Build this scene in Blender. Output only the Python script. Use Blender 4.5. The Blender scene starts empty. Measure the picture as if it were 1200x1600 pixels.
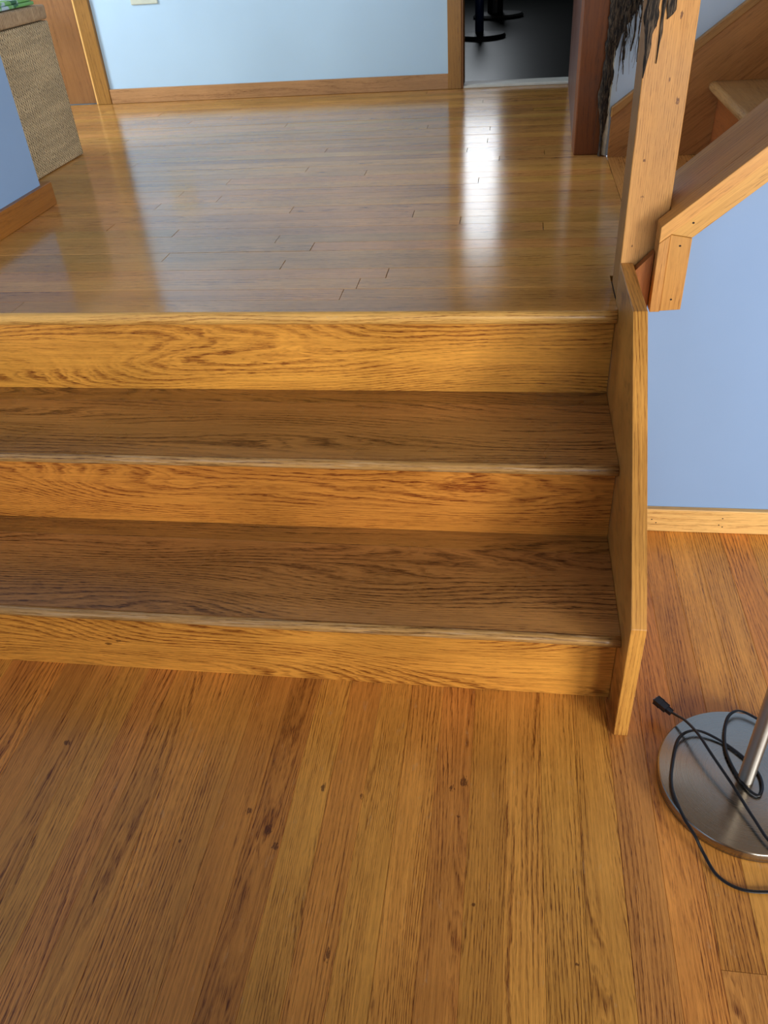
import bpy, bmesh, math, random
from mathutils import Vector, Matrix, noise
C = bpy.context.scene.collection
random.seed(7)

# ------------------------------------------------------------------ camera
cam_d = bpy.data.cameras.new('camera')
cam = bpy.data.objects.new('camera', cam_d); C.objects.link(cam)
cam.location = (0, 0, 1.15)
cam.rotation_euler = (0.9261, 0.0620, 0.1342)
cam_d.sensor_fit = 'AUTO'; cam_d.sensor_width = 36
cam_d.lens = 1257.7 / 1600 * 36
cam_d.clip_start = 0.02
bpy.context.scene.camera = cam

# ------------------------------------------------------------------ sky, lights, exposure
world = bpy.data.worlds.new('sky'); bpy.context.scene.world = world
world.use_nodes = True
wb = world.node_tree.nodes['Background']
wb.inputs[0].default_value = (0.72, 0.86, 1.0, 1); wb.inputs[1].default_value = 1.2

def area(name, loc, target, sx, sy, power, col):
    d = bpy.data.lights.new(name, 'AREA'); d.shape = 'RECTANGLE'
    d.size, d.size_y = sx, sy; d.energy = power; d.color = col
    o = bpy.data.objects.new(name, d); C.objects.link(o); o.location = loc
    o.rotation_euler = (Vector(target) - Vector(loc)).to_track_quat('-Z', 'Y').to_euler()
    return o
# daylight coming in through the windows of the room, plus an added stair fill
area('daylight_right_window', (2.84, -2.10, 1.18), (0.0, 0.9, 0.4), 1.3, 1.2, 165, (0.97, 0.985, 1.0))
area('daylight_rear_window', (1.00, -2.85, 1.22), (0.3, 1.0, 0.5), 2.0, 1.3, 105, (0.97, 0.985, 1.0))
area('daylight_hall_window', (-2.92, 2.50, 1.95), (-1.0, 3.6, 1.3), 0.62, 1.1, 50, (0.86, 0.94, 1.0))
area('stair_fill_light', (2.84, 2.10, 2.00), (0.2, 2.5, 0.9), 0.6, 0.8, 60, (0.88, 0.95, 1.0))  # added fill that brightens the stair wall; no window opening here
area('daylight_far_window', (-0.35, 7.50, 1.98), (-0.3, 3.0, 1.6), 0.44, 1.05, 6.5, (0.86, 0.93, 1.0))

vs = bpy.context.scene.view_settings
bpy.context.scene.display_settings.display_device = 'sRGB'
vs.view_transform = 'Standard'; vs.look = 'None'; vs.gamma = 1; vs.exposure = 0.0
vs.use_curve_mapping = False

# ------------------------------------------------------------------ helpers
def link(name, me, mat=None, parent=None, loc=None):
    o = bpy.data.objects.new(name, me); C.objects.link(o)
    if mat is not None and me is not None and not me.materials: me.materials.append(mat)
    if parent is not None: o.parent = parent
    if loc is not None: o.location = loc
    return o

def to_mesh(bm, name='mesh', smooth=False):
    bmesh.ops.recalc_face_normals(bm, faces=bm.faces[:])
    me = bpy.data.meshes.new(name); bm.to_mesh(me); bm.free()
    if smooth:
        for p in me.polygons: p.use_smooth = True
    return me

def empty(name, loc=(0, 0, 0)):
    o = bpy.data.objects.new(name, None); C.objects.link(o); o.location = loc
    o.empty_display_size = 0.1
    return o

def tag(o, label=None, cat=None, group=None, kind=None):
    if label: o['label'] = label
    if cat: o['category'] = cat
    if group: o['group'] = group
    if kind: o['kind'] = kind
    return o

def add_box(bm, lo, hi, bev=0.0, seg=1):
    x0, y0, z0 = lo; x1, y1, z1 = hi
    r = bmesh.ops.create_cube(bm, size=1.0)
    vs_ = r['verts']
    for v in vs_:
        v.co = Vector(((x0 + x1) / 2 + v.co.x * (x1 - x0), (y0 + y1) / 2 + v.co.y * (y1 - y0), (z0 + z1) / 2 + v.co.z * (z1 - z0)))
    if bev > 0:
        es = list({e for v in vs_ for e in v.link_edges})
        bmesh.ops.bevel(bm, geom=es, offset=bev, segments=seg, profile=0.5, affect='EDGES')

def box(name, lo, hi, mat, parent=None, bev=0.0, seg=1):
    bm = bmesh.new(); add_box(bm, lo, hi, bev, seg)
    return link(name, to_mesh(bm, name), mat, parent)

def add_prism(bm, prof, axis, a0, a1, bev=0.0, seg=2):
    """prof: 2-D points; axis 'x': (y,z) swept in x; 'y': (x,z) swept in y; 'z': (x,y) swept in z"""
    def P(p, a):
        if axis == 'x': return (a, p[0], p[1])
        if axis == 'y': return (p[0], a, p[1])
        return (p[0], p[1], a)
    v0 = [bm.verts.new(P(p, a0)) for p in prof]; v1 = [bm.verts.new(P(p, a1)) for p in prof]
    n = len(prof); fs = [bm.faces.new(v0), bm.faces.new(v1[::-1])]
    for i in range(n):
        fs.append(bm.faces.new((v0[i], v1[i], v1[(i + 1) % n], v0[(i + 1) % n])))
    if bev > 0:
        es = list({e for f in fs for e in f.edges})
        bmesh.ops.bevel(bm, geom=es, offset=bev, segments=seg, profile=0.5, affect='EDGES')

def prism(name, prof, axis, a0, a1, mat, parent=None, bev=0.0, seg=2, smooth=False):
    bm = bmesh.new(); add_prism(bm, prof, axis, a0, a1, bev, seg)
    return link(name, to_mesh(bm, name, smooth), mat, parent)

def catmull(pts, n=8):
    pts = [Vector(p) for p in pts]; q = [pts[0]] + pts + [pts[-1]]; out = []
    for i in range(1, len(q) - 2):
        for k in range(n):
            t = k / n
            out.append(0.5 * ((2 * q[i]) + (q[i + 1] - q[i - 1]) * t + (2 * q[i - 1] - 5 * q[i] + 4 * q[i + 1] - q[i + 2]) * t * t
                              + (3 * q[i] - q[i - 1] - 3 * q[i + 1] + q[i + 2]) * t ** 3))
    out.append(pts[-1]); return out

def add_tube(bm, pts, rad, sides=8, flat=None):
    """tube along pts; rad number or list; flat=(wide,thin) multipliers for a flat cord"""
    rings = []; n = len(pts); up = Vector((0, 0, 1))
    for i, p in enumerate(pts):
        d = (pts[min(i + 1, n - 1)] - pts[max(i - 1, 0)]); d = d.normalized() if d.length > 1e-9 else Vector((1, 0, 0))
        a = d.cross(up)
        if a.length < 1e-3: a = d.cross(Vector((0, 1, 0)))
        a.normalize(); b = a.cross(d).normalized()
        r = rad[i] if isinstance(rad, (list, tuple)) else rad
        fa, fb = flat if flat else (1, 1)
        rings.append([bm.verts.new(p + a * math.cos(2 * math.pi * k / sides) * r * fa + b * math.sin(2 * math.pi * k / sides) * r * fb) for k in range(sides)])
    for i in range(n - 1):
        for k in range(sides):
            bm.faces.new((rings[i][k], rings[i][(k + 1) % sides], rings[i + 1][(k + 1) % sides], rings[i + 1][k]))
    bm.faces.new(rings[0][::-1]); bm.faces.new(rings[-1])

def add_lathe(bm, prof, c, sides=64):
    rings = []
    for r, z in prof:
        if r < 1e-5: rings.append([bm.verts.new((c[0], c[1], c[2] + z))])
        else: rings.append([bm.verts.new((c[0] + r * math.cos(2 * math.pi * k / sides), c[1] + r * math.sin(2 * math.pi * k / sides), c[2] + z)) for k in range(sides)])
    for a, b in zip(rings, rings[1:]):
        for k in range(sides):
            k2 = (k + 1) % sides
            if len(a) == 1: bm.faces.new((a[0], b[k2], b[k]))
            elif len(b) == 1: bm.faces.new((a[k], a[k2], b[0]))
            else: bm.faces.new((a[k], a[k2], b[k2], b[k]))

# ------------------------------------------------------------------ materials
class NT:
    def __init__(s, name):
        s.m = bpy.data.materials.new(name); s.m.use_nodes = True; s.t = s.m.node_tree
        s.b = s.t.nodes['Principled BSDF']
    def n(s, typ, **kw):
        nd = s.t.nodes.new(typ)
        for k, v in kw.items(): setattr(nd, k, v)
        return nd
    def put(s, sock, v):
        if isinstance(v, bpy.types.NodeSocket): s.t.links.new(v, sock)
        elif v is not None: sock.default_value = v
    def math(s, op, a, b=None, c=None, clamp=False):
        nd = s.n('ShaderNodeMath', operation=op, use_clamp=clamp)
        s.put(nd.inputs[0], a); s.put(nd.inputs[1], b)
        if c is not None: s.put(nd.inputs[2], c)
        return nd.outputs[0]
    def vmath(s, op, a, b=None):
        nd = s.n('ShaderNodeVectorMath', operation=op); s.put(nd.inputs[0], a)
        if b is not None: s.put(nd.inputs[1], b)
        return nd.outputs[0]
    def noise(s, vec, scale=1.0, detail=2.0, rough=0.5, dist=0.0):
        nd = s.n('ShaderNodeTexNoise'); s.put(nd.inputs['Vector'], vec)
        nd.inputs['Scale'].default_value = scale; nd.inputs['Detail'].default_value = detail
        nd.inputs['Roughness'].default_value = rough; nd.inputs['Distortion'].default_value = dist
        return nd.outputs['Fac']
    def mapr(s, v, a, b, c=0.0, d=1.0, smooth=True):
        nd = s.n('ShaderNodeMapRange'); nd.interpolation_type = 'SMOOTHSTEP' if smooth else 'LINEAR'
        s.put(nd.inputs[0], v); nd.inputs[1].default_value = a; nd.inputs[2].default_value = b
        nd.inputs[3].default_value = c; nd.inputs[4].default_value = d
        return nd.outputs[0]
    def mix(s, f, a, b, mode='MIX'):
        nd = s.n('ShaderNodeMix', data_type='RGBA', blend_type=mode)
        s.put(nd.inputs[0], f); s.put(nd.inputs[6], a); s.put(nd.inputs[7], b)
        return nd.outputs[2]
    def set(s, **kw):
        for k, v in kw.items(): s.put(s.b.inputs[k.replace('_', ' ')], v)
    def bump(s, h, strength=0.3, dist=0.001):
        nd = s.n('ShaderNodeBump'); nd.inputs['Strength'].default_value = strength; nd.inputs['Distance'].default_value = dist
        s.put(nd.inputs['Height'], h); s.put(s.b.inputs['Normal'], nd.outputs[0])

def rgb(r, g, b):
    f = lambda c: ((c / 255) / 12.92 if c <= 10 else ((c / 255 + 0.055) / 1.055) ** 2.4)
    return (f(r), f(g), f(b), 1)

def wood(name, axis='x', light=(205, 148, 68), dark=(132, 76, 26), ring=34.0, cath=15.0, contrast=0.8, rough=0.34,
         pore=0.55, wear=0.0, spots=(), across=6.0, along=1.1, coat=0.0, spot_col=(70, 26, 10), vert=None, spotz=None, mott=1.0, bumps=0.2, ior=1.5, wlo=0.62, cw=0.83, wsc=(30, 90)):
    """oak: growth rings as contours of a stretched noise, pores as fine streaks, every object shifted by its random number"""
    T = NT(name)
    geo = T.n('ShaderNodeNewGeometry'); oi = T.n('ShaderNodeObjectInfo')
    off = T.vmath('MULTIPLY', T.n('ShaderNodeCombineXYZ').outputs[0], (1, 1, 1))
    cmb = off.node.inputs[0].links[0].from_node
    for i, k in enumerate((53.0, 71.0, 37.0)): T.put(cmb.inputs[i], T.math('MULTIPLY', oi.outputs['Random'], k))
    pos = T.vmath('ADD', geo.outputs['Position'], cmb.outputs[0])
    sp = T.n('ShaderNodeSeparateXYZ'); T.put(sp.inputs[0], pos)
    X, Y, Z = sp.outputs
    if vert is not None:           # grain along a slanted direction in the x-z plane
        ca, sa = math.cos(vert), math.sin(vert)
        a = T.math('ADD', T.math('MULTIPLY', X, ca), T.math('MULTIPLY', Z, sa))
        b = T.math('SUBTRACT', T.math('MULTIPLY', Z, ca), T.math('MULTIPLY', X, sa)); c = Y
    elif axis == 'x': a, b, c = X, Y, Z
    elif axis == 'y': a, b, c = Y, X, Z
    else: a, b, c = Z, X, Y
    bc = T.math('ADD', b, T.math('MULTIPLY', c, cw))
    def vec(sa_, sb, sc):
        nd = T.n('ShaderNodeCombineXYZ')
        T.put(nd.inputs[0], T.math('MULTIPLY', a, sa_)); T.put(nd.inputs[1], T.math('MULTIPLY', b, sb)); T.put(nd.inputs[2], T.math('MULTIPLY', c, sc * (1.0 if cw > 0.5 else cw)))
        return nd.outputs[0]
    rnd2 = T.math('FRACT', T.math('MULTIPLY', oi.outputs['Random'], 313.7))
    n1 = T.noise(vec(along, across, across), 1.0, 1.0, 0.4)
    n2 = T.noise(vec(14, 75, 75), 1.0, 3.0, 0.6)
    n6 = T.noise(vec(2.2, 16, 16), 1.0, 1.0, 0.5)
    field = T.math('ADD', T.math('MULTIPLY', n1, T.math('MULTIPLY', T.math('ADD', T.math('MULTIPLY', rnd2, 0.8), 0.5), cath)), T.math('MULTIPLY', bc, ring))
    field = T.math('ADD', field, T.math('MULTIPLY', n2, 1.1))
    field = T.math('ADD', field, T.math('MULTIPLY', n6, 2.0))
    fr = T.math('FRACT', field)
    up = T.mapr(fr, 0.38, 0.80); dn = T.mapr(fr, 0.80, 1.0, 1.0, 0.0)
    rings = T.math('MULTIPLY', up, dn)
    fr2 = T.math('FRACT', T.math('MULTIPLY', field, 2.63))
    r2 = T.math('MULTIPLY', T.mapr(fr2, 0.3, 0.75), T.mapr(fr2, 0.8, 1.0, 1.0, 0.0))
    rings = T.math('MAXIMUM', rings, T.math('MULTIPLY', r2, 0.45))
    n3 = T.noise(vec(2.6, 26, 26), 1.0, 3.0, 0.55)
    rings = T.math('MULTIPLY', rings, T.mapr(n3, 0.34, 0.64, 0.12, 1.0))
    p1 = T.noise(vec(42, 780, 780), 1.0, 2.0, 0.6)
    pores = T.mapr(p1, 0.49, 0.60)
    p2 = T.noise(vec(5, 260, 260), 1.0, 3.0, 0.65)
    fib = T.mapr(p2, 0.32, 0.70)
    pm = T.math('MULTIPLY', pores, T.math('ADD', T.math('MULTIPLY', rings, 0.9), 0.12))
    f = T.math('ADD', T.math('MULTIPLY', rings, contrast * 0.62), T.math('MULTIPLY', fib, 0.30), clamp=True)
    f = T.math('ADD', f, T.math('MULTIPLY', pm, pore * 1.1), clamp=True)
    base = T.mix(f, rgb(*light), rgb(*dark))
    deep = tuple(int(c_ * 0.6) for c_ in dark)
    base = T.mix(T.math('MULTIPLY', pm, 0.45), base, rgb(*deep))
    n4 = T.noise(vec(1.3, 5, 5), 1.0, 3.0, 0.55)
    v = T.mapr(n4, 0.25, 0.75, 1 - 0.16 * mott, 1 + 0.14 * mott)
    n5 = T.noise(geo.outputs['Position'], 5.0, 3.0, 0.6)
    v = T.math('MULTIPLY', v, T.mapr(n5, 0.3, 0.7, 1 - 0.09 * mott, 1 + 0.07 * mott))
    # board to board difference
    wn = T.n('ShaderNodeTexWhiteNoise', noise_dimensions='1D'); T.put(wn.inputs['W'], T.math('MULTIPLY', oi.outputs['Random'], 991.0))
    hs = T.n('ShaderNodeHueSaturation'); T.put(hs.inputs['Color'], base); T.put(hs.inputs['Value'], v)
    T.put(hs.inputs['Hue'], T.math('ADD', T.math('MULTIPLY', wn.outputs['Value'], 0.014), 0.493))
    col = T.mix(1.0, hs.outputs[0], oi.outputs['Color'], 'MULTIPLY')
    if wear:
        w = T.mapr(T.noise(vec(wsc[0], wsc[1], wsc[1]), 1.0, 4.0, 0.7), wlo, wlo + 0.1, 0.0, wear)
        col = T.mix(w, col, rgb(205, 170, 125))
    if spots:
        sg = T.n('ShaderNodeSeparateXYZ'); T.put(sg.inputs[0], geo.outputs['Position'])
        jn = T.math('MULTIPLY', T.math('SUBTRACT', T.noise(vec(160, 420, 420), 1.0, 2.0), 0.5), 4.5)
        tot = None; second = sg.outputs[1] if spotz is None else sg.outputs[2]
        for (sx, sy, rx, ry) in spots:
            dx = T.math('DIVIDE', T.math('SUBTRACT', sg.outputs[0], sx), rx)
            dy = T.math('DIVIDE', T.math('SUBTRACT', second, sy), ry)
            d = T.math('ADD', T.math('ADD', T.math('MULTIPLY', dx, dx), T.math('MULTIPLY', dy, dy)), jn)
            m = T.mapr(d, 0.3, 1.1, 1.0, 0.0)
            tot = m if tot is None else T.math('MAXIMUM', tot, m)
        col = T.mix(T.math('MULTIPLY', tot, 0.75), col, rgb(*spot_col))
    T.set(Base_Color=col)
    T.set(Roughness=T.mapr(n5, 0.3, 0.7, rough * 0.88, rough * 1.15), IOR=ior)
    if coat: T.set(Coat_Weight=coat, Coat_Roughness=0.12)
    h = T.math('SUBTRACT', 1.0, T.math('ADD', T.math('MULTIPLY', rings, 0.12), T.math('MULTIPLY', pores, 0.6)))
    T.bump(h, bumps, 0.0004)
    return T.m

def paint(name, col, rough=0.6, var=0.03):
    T = NT(name); g = T.n('ShaderNodeNewGeometry')
    n = T.noise(g.outputs['Position'], 2.2, 3.0, 0.5)
    hs = T.n('ShaderNodeHueSaturation'); hs.inputs['Color'].default_value = rgb(*col)
    T.put(hs.inputs['Value'], T.mapr(n, 0.3, 0.7, 1 - var, 1 + var))
    T.set(Base_Color=hs.outputs[0], Roughness=rough)
    T.bump(T.noise(g.outputs['Position'], 420.0, 2.0, 0.5), 0.12, 0.0006)
    return T.m

def plain(name, col, rough=0.5, metal=0.0, var=0.05, scale=30.0):
    T = NT(name); g = T.n('ShaderNodeNewGeometry')
    hs = T.n('ShaderNodeHueSaturation'); hs.inputs['Color'].default_value = rgb(*col)
    T.put(hs.inputs['Value'], T.mapr(T.noise(g.outputs['Position'], scale, 3.0, 0.5), 0.3, 0.7, 1 - var, 1 + var))
    T.set(Base_Color=hs.outputs[0], Roughness=rough, Metallic=metal)
    return T.m

M = {}
M['floor'] = wood('oak_floor', 'y', light=(232, 162, 74), dark=(134, 72, 22), ring=150, cath=22, across=11, along=1.0, contrast=0.8, rough=0.36, wear=0.25,
    spots=[(-0.064, 0.775, .0055, .006), (-0.046, 0.788, .006, .011), (-0.387, 0.703, .005, .006), (-0.348, 0.673, .006, .009), (-0.330, 0.647, .005, .007),
           (-0.483, 0.641, .003, .003), (-0.218, 0.496, .003, .010), (-0.052, 0.724, .003, .003), (-0.022, 0.587, .0035, .003), (0.12, 0.52, .0025, .002),
           (-0.209, 0.745, .003, .006), (-0.275, 0.757, .004, .008), (-0.749, 0.804, .007, .006)])
M['landing'] = wood('oak_landing', 'x', light=(222, 164, 88), dark=(146, 94, 42), ring=120, cath=20, across=11, along=1.0, contrast=0.48, rough=0.13, bumps=0.06, ior=1.62)
M['riser'] = wood('oak_riser', 'x', light=(234, 164, 68), dark=(132, 64, 16), ring=110, cath=42, across=5.0, along=1.2, contrast=0.85, rough=0.33,
    spots=[(-0.731, 0.064, .007, .003), (-0.709, 0.073, .006, .003)], spotz=True)
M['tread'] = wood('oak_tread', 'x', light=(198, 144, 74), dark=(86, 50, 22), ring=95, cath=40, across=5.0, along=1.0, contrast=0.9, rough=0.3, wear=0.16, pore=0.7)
M['nosing'] = wood('oak_nosing', 'x', light=(240, 188, 108), dark=(160, 100, 44), ring=110, cath=10, contrast=0.7, rough=0.32, wear=0.5)
M['nosing_worn'] = wood('oak_nosing_worn', 'x', light=(200, 150, 86), dark=(100, 60, 28), ring=110, cath=10, contrast=0.8, rough=0.32, wear=0.55, wlo=0.5, wsc=(9, 260))
M['skirt'] = wood('oak_skirt', 'z', light=(220, 154, 72), dark=(136, 76, 28), ring=170, cath=2.5, cw=0.03, contrast=1.1, rough=0.36)
M['post'] = wood('fir_post', 'z', light=(200, 144, 78), dark=(156, 100, 48), ring=260, cath=6, contrast=0.5, rough=0.6, pore=0.25,
    spots=[(0.262, 0.87, .003, .006), (0.222, 0.78, .002, .003), (0.226, 0.72, .003, .002), (0.25, 0.99, .002, .006), (0.245, 0.9, .0015, .004), (.219, .634, .002, .003)], spotz=True)
M['cap'] = wood('fir_cap', 'x', light=(206, 150, 76), dark=(160, 102, 42), ring=110, cath=5, contrast=0.5, rough=0.42, vert=math.radians(40), pore=0.25)
M['capv'] = wood('fir_cap_upright', 'z', light=(206, 150, 76), dark=(160, 102, 42), ring=110, cath=5, contrast=0.5, rough=0.42, pore=0.25)
M['stringer'] = wood('fir_stringer', 'x', light=(198, 142, 74), dark=(156, 100, 46), ring=40, cath=10, contrast=0.4, rough=0.42, vert=math.radians(37), pore=0.2)
M['base_x'] = wood('fir_baseboard', 'x', light=(222, 180, 106), dark=(176, 126, 62), ring=90, cath=6, contrast=0.5, rough=0.42, pore=0.25)
M['base_hall'] = wood('hall_baseboard', 'x', light=(184, 142, 92), dark=(146, 102, 58), ring=60, cath=8, contrast=0.4, rough=0.4, pore=0.25)
M['base_y'] = wood('left_baseboard', 'y', light=(156, 98, 38), dark=(118, 66, 22), ring=60, cath=8, contrast=0.4, rough=0.4, pore=0.25)
M['casing'] = wood('casing_wood', 'z', light=(162, 114, 52), dark=(126, 82, 32), ring=60, cath=6, contrast=0.45, rough=0.38, pore=0.3)
M['closet'] = wood('closet_door_wood', 'z', light=(150, 108, 58), dark=(124, 84, 42), ring=26, cath=8, contrast=0.4, rough=0.4, pore=0.2)
M['gold'] = plain('lit_edge', (240, 190, 110), 0.4)
M['red'] = wood('red_stained_post', 'z', light=(138, 76, 18), dark=(100, 52, 12), ring=60, cath=6, contrast=0.4, rough=0.6, pore=0.3)
M['redside'] = wood('red_stained_panel', 'z', light=(100, 68, 54), dark=(76, 50, 42), ring=60, cath=6, contrast=0.35, rough=0.4, pore=0.3)
M['wall'] = paint('blue_wall_paint', (128, 157, 194))
M['hallwall'] = paint('pale_blue_hall_paint', (186, 218, 240))
M['stairwall'] = paint('pale_stair_wall_paint', (206, 228, 246))
M['ceil'] = paint('ceiling_paint', (122, 106, 88))
M['neutral'] = paint('rear_room_paint', (104, 98, 90))
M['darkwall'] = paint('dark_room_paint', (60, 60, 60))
M['sub'] = plain('gap_dark_wood', (54, 30, 12), 0.7)
M['thresh'] = plain('threshold_white', (216, 216, 205), 0.45)
M['black'] = plain('black_cord', (14, 14, 16), 0.32)
M['plug'] = plain('black_plug', (26, 27, 30), 0.38)
M['chrome'] = plain('plug_blade', (170, 170, 175), 0.3, 1.0)
M['plate'] = plain('outlet_cream', (206, 214, 196), 0.4)
M['nail'] = plain('nail_hole_dark', (40, 22, 10), 0.8)
M['cream'] = plain('bare_sapwood', (238, 226, 192), 0.6, var=0.15, scale=60)
M['darkobj'] = plain('dark_stand', (10, 11, 14), 0.5)
M['bluepole'] = plain('dark_blue_pole', (22, 40, 78), 0.35)

def brushed():
    T = NT('brushed_nickel'); tc = T.n('ShaderNodeTexCoord')
    sp = T.n('ShaderNodeSeparateXYZ'); T.put(sp.inputs[0], tc.outputs['Object'])
    r = T.math('SQRT', T.math('ADD', T.math('MULTIPLY', sp.outputs[0], sp.outputs[0]), T.math('MULTIPLY', sp.outputs[1], sp.outputs[1])))
    cm = T.n('ShaderNodeCombineXYZ'); T.put(cm.inputs[0], T.math('MULTIPLY', r, 1600.0)); T.put(cm.inputs[1], T.math('MULTIPLY', sp.outputs[2], 900.0))
    n = T.noise(cm.outputs[0], 1.0, 2.0, 0.6)
    tg = T.n('ShaderNodeTangent', direction_type='RADIAL', axis='Z')
    T.set(Anisotropic_Rotation=0.25, Base_Color=rgb(168, 160, 146), Metallic=1.0, Roughness=T.mapr(n, 0.3, 0.7, 0.20, 0.28), Anisotropic=0.7)
    T.put(T.b.inputs['Tangent'], tg.outputs[0])
    T.bump(n, 0.06, 0.0002)
    return T.m
M['nickel'] = brushed()
def polemat():
    T = NT('brushed_nickel_pole'); tg = T.n('ShaderNodeTangent', direction_type='RADIAL', axis='Z')
    T.set(Base_Color=rgb(186, 180, 170), Metallic=1.0, Roughness=0.45, Anisotropic=0.9, Anisotropic_Rotation=0.25); T.put(T.b.inputs['Tangent'], tg.outputs[0])
    return T.m
M['nickel_pole'] = polemat()

def jute():
    T = NT('woven_seagrass'); tc = T.n('ShaderNodeNewGeometry')
    sp = T.n('ShaderNodeSeparateXYZ'); T.put(sp.inputs[0], tc.outputs['Position'])
    j = T.noise(tc.outputs['Position'], 30.0, 2.0, 0.5)
    h = T.math('ADD', T.math('ADD', sp.outputs[0], sp.outputs[1]), T.math('MULTIPLY', j, 0.006))
    v = T.math('ADD', sp.outputs[2], T.math('MULTIPLY', j, 0.008))
    a = T.math('SINE', T.math('MULTIPLY', h, 520.0)); b = T.math('SINE', T.math('MULTIPLY', v, 640.0))
    w = T.math('ADD', T.math('MULTIPLY', T.math('MULTIPLY', a, b), 0.35), T.math('ADD', T.math('MULTIPLY', a, 0.12), 0.5))
    n = T.noise(tc.outputs['Position'], 130.0, 3.0, 0.65)
    w2 = T.math('ADD', w, T.math('MULTIPLY', T.math('SUBTRACT', n, 0.5), 1.1), clamp=True)
    cm = T.n('ShaderNodeCombineXYZ'); T.put(cm.inputs[0], T.math('MULTIPLY', sp.outputs[1], 5.0)); T.put(cm.inputs[2], T.math('MULTIPLY', sp.outputs[2], 40.0))
    band = T.mapr(T.noise(cm.outputs[0], 1.0, 2.0, 0.5), 0.3, 0.7, 0.85, 1.12)
    hs = T.n('ShaderNodeHueSaturation'); T.put(hs.inputs['Color'], T.mix(w2, rgb(72, 52, 30), rgb(226, 202, 158))); T.put(hs.inputs['Value'], band)
    T.set(Base_Color=hs.outputs[0], Roughness=0.75)
    T.bump(w2, 0.8, 0.003)
    return T.m
M['jute'] = jute()
def ribband():
    T = NT('seagrass_band'); tc = T.n('ShaderNodeNewGeometry')
    sp = T.n('ShaderNodeSeparateXYZ'); T.put(sp.inputs[0], tc.outputs['Position'])
    n = T.noise(tc.outputs['Position'], 60.0, 3.0, 0.6)
    a = T.math('SINE', T.math('ADD', T.math('MULTIPLY', T.math('ADD', sp.outputs[0], sp.outputs[1]), 700.0), T.math('MULTIPLY', n, 5.0)))
    f = T.math('ADD', T.math('MULTIPLY', a, 0.25), n, clamp=True)
    T.set(Base_Color=T.mix(f, rgb(112, 86, 58), rgb(196, 168, 130)), Roughness=0.75); T.bump(f, 0.6, 0.002)
    return T.m
M['band'] = ribband()
def greencloth():
    T = NT('green_printed_cloth'); tc = T.n('ShaderNodeNewGeometry')
    n = T.noise(tc.outputs['Position'], 14.0, 2.0, 0.5)
    c = T.mix(T.mapr(n, 0.44, 0.5), rgb(176, 196, 210), rgb(110, 168, 92))
    c = T.mix(T.mapr(T.noise(tc.outputs['Position'], 22.0, 2.0), 0.56, 0.6), c, rgb(44, 96, 62))
    T.set(Base_Color=c, Roughness=0.6); return T.m
M['green'] = greencloth()
def barkmat():
    T = NT('dark_shaggy_bark'); tc = T.n('ShaderNodeNewGeometry')
    sp = T.n('ShaderNodeSeparateXYZ'); T.put(sp.inputs[0], tc.outputs['Position'])
    cm = T.n('ShaderNodeCombineXYZ')
    for i, k in enumerate((260.0, 260.0, 30.0)): T.put(cm.inputs[i], T.math('MULTIPLY', sp.outputs[i], k))
    n = T.noise(cm.outputs[0], 1.0, 4.0, 0.65)
    T.set(Base_Color=T.mix(T.mapr(n, 0.4, 0.7), rgb(26, 20, 15), rgb(112, 94, 72)), Roughness=0.9); T.bump(n, 1.0, 0.006)
    return T.m
M['bark'] = barkmat()
def tiles():
    T = NT('dark_far_floor'); g = T.n('ShaderNodeNewGeometry')
    n = T.noise(g.outputs['Position'], 6.0, 3.0, 0.6)
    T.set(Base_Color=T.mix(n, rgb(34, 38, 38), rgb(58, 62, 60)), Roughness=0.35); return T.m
M['tile'] = tiles()
def glassm():
    T = NT('window_glass'); T.set(Base_Color=(1, 1, 1, 1), Roughness=0.0, Transmission_Weight=1.0, IOR=1.1); return T.m
M['glass'] = glassm()

# ------------------------------------------------------------------ measures
Y1, Y2, Y3 = 0.985, 1.2244, 1.4614          # riser planes
Z1, Z2, Z3 = 0.175, 0.3512, 0.5334          # tread tops, landing
XS = 0.2006                                 # inner face of the skirt board
XL = -1.29                                  # left wall face
YB = 3.71                                   # back wall face
W = 0.0572                                  # strip width

def chamfer_plank(length, width, th, axis):
    """one floor strip with eased top edges, origin at the low corner"""
    e = 0.0005; g = 0.00012
    bm = bmesh.new()
    prof = [(g, -th), (width - g, -th), (width - g, -e), (width - g - e, 0), (g + e, 0), (g, -e)]
    ge = 0.0008 if axis == 'x' else 0.0004
    add_prism(bm, prof, 'x' if axis == 'x' else 'y', ge, length - ge)
    return to_mesh(bm, 'plank')
plank_cache = {}
def plank(x, y, z, length, axis, mat, parent, tint, th=0.012):
    L = round(length, 3); k = (L, axis, mat.name)
    if k not in plank_cache:
        me = chamfer_plank(L, W, th, axis); me.materials.append(mat); plank_cache[k] = me
    o = link('plank', plank_cache[k], None, parent, (x, y, z + random.uniform(-0.00025, 0.00025)))
    o.color = (tint[0], tint[1], tint[2], 1)
    return o
def tint_rand(a=0.82, b=1.1):
    v = random.uniform(a, b); w = random.uniform(-0.03, 0.03)
    return (v * (1 + w), v, v * (1 - 2 * w))

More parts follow.
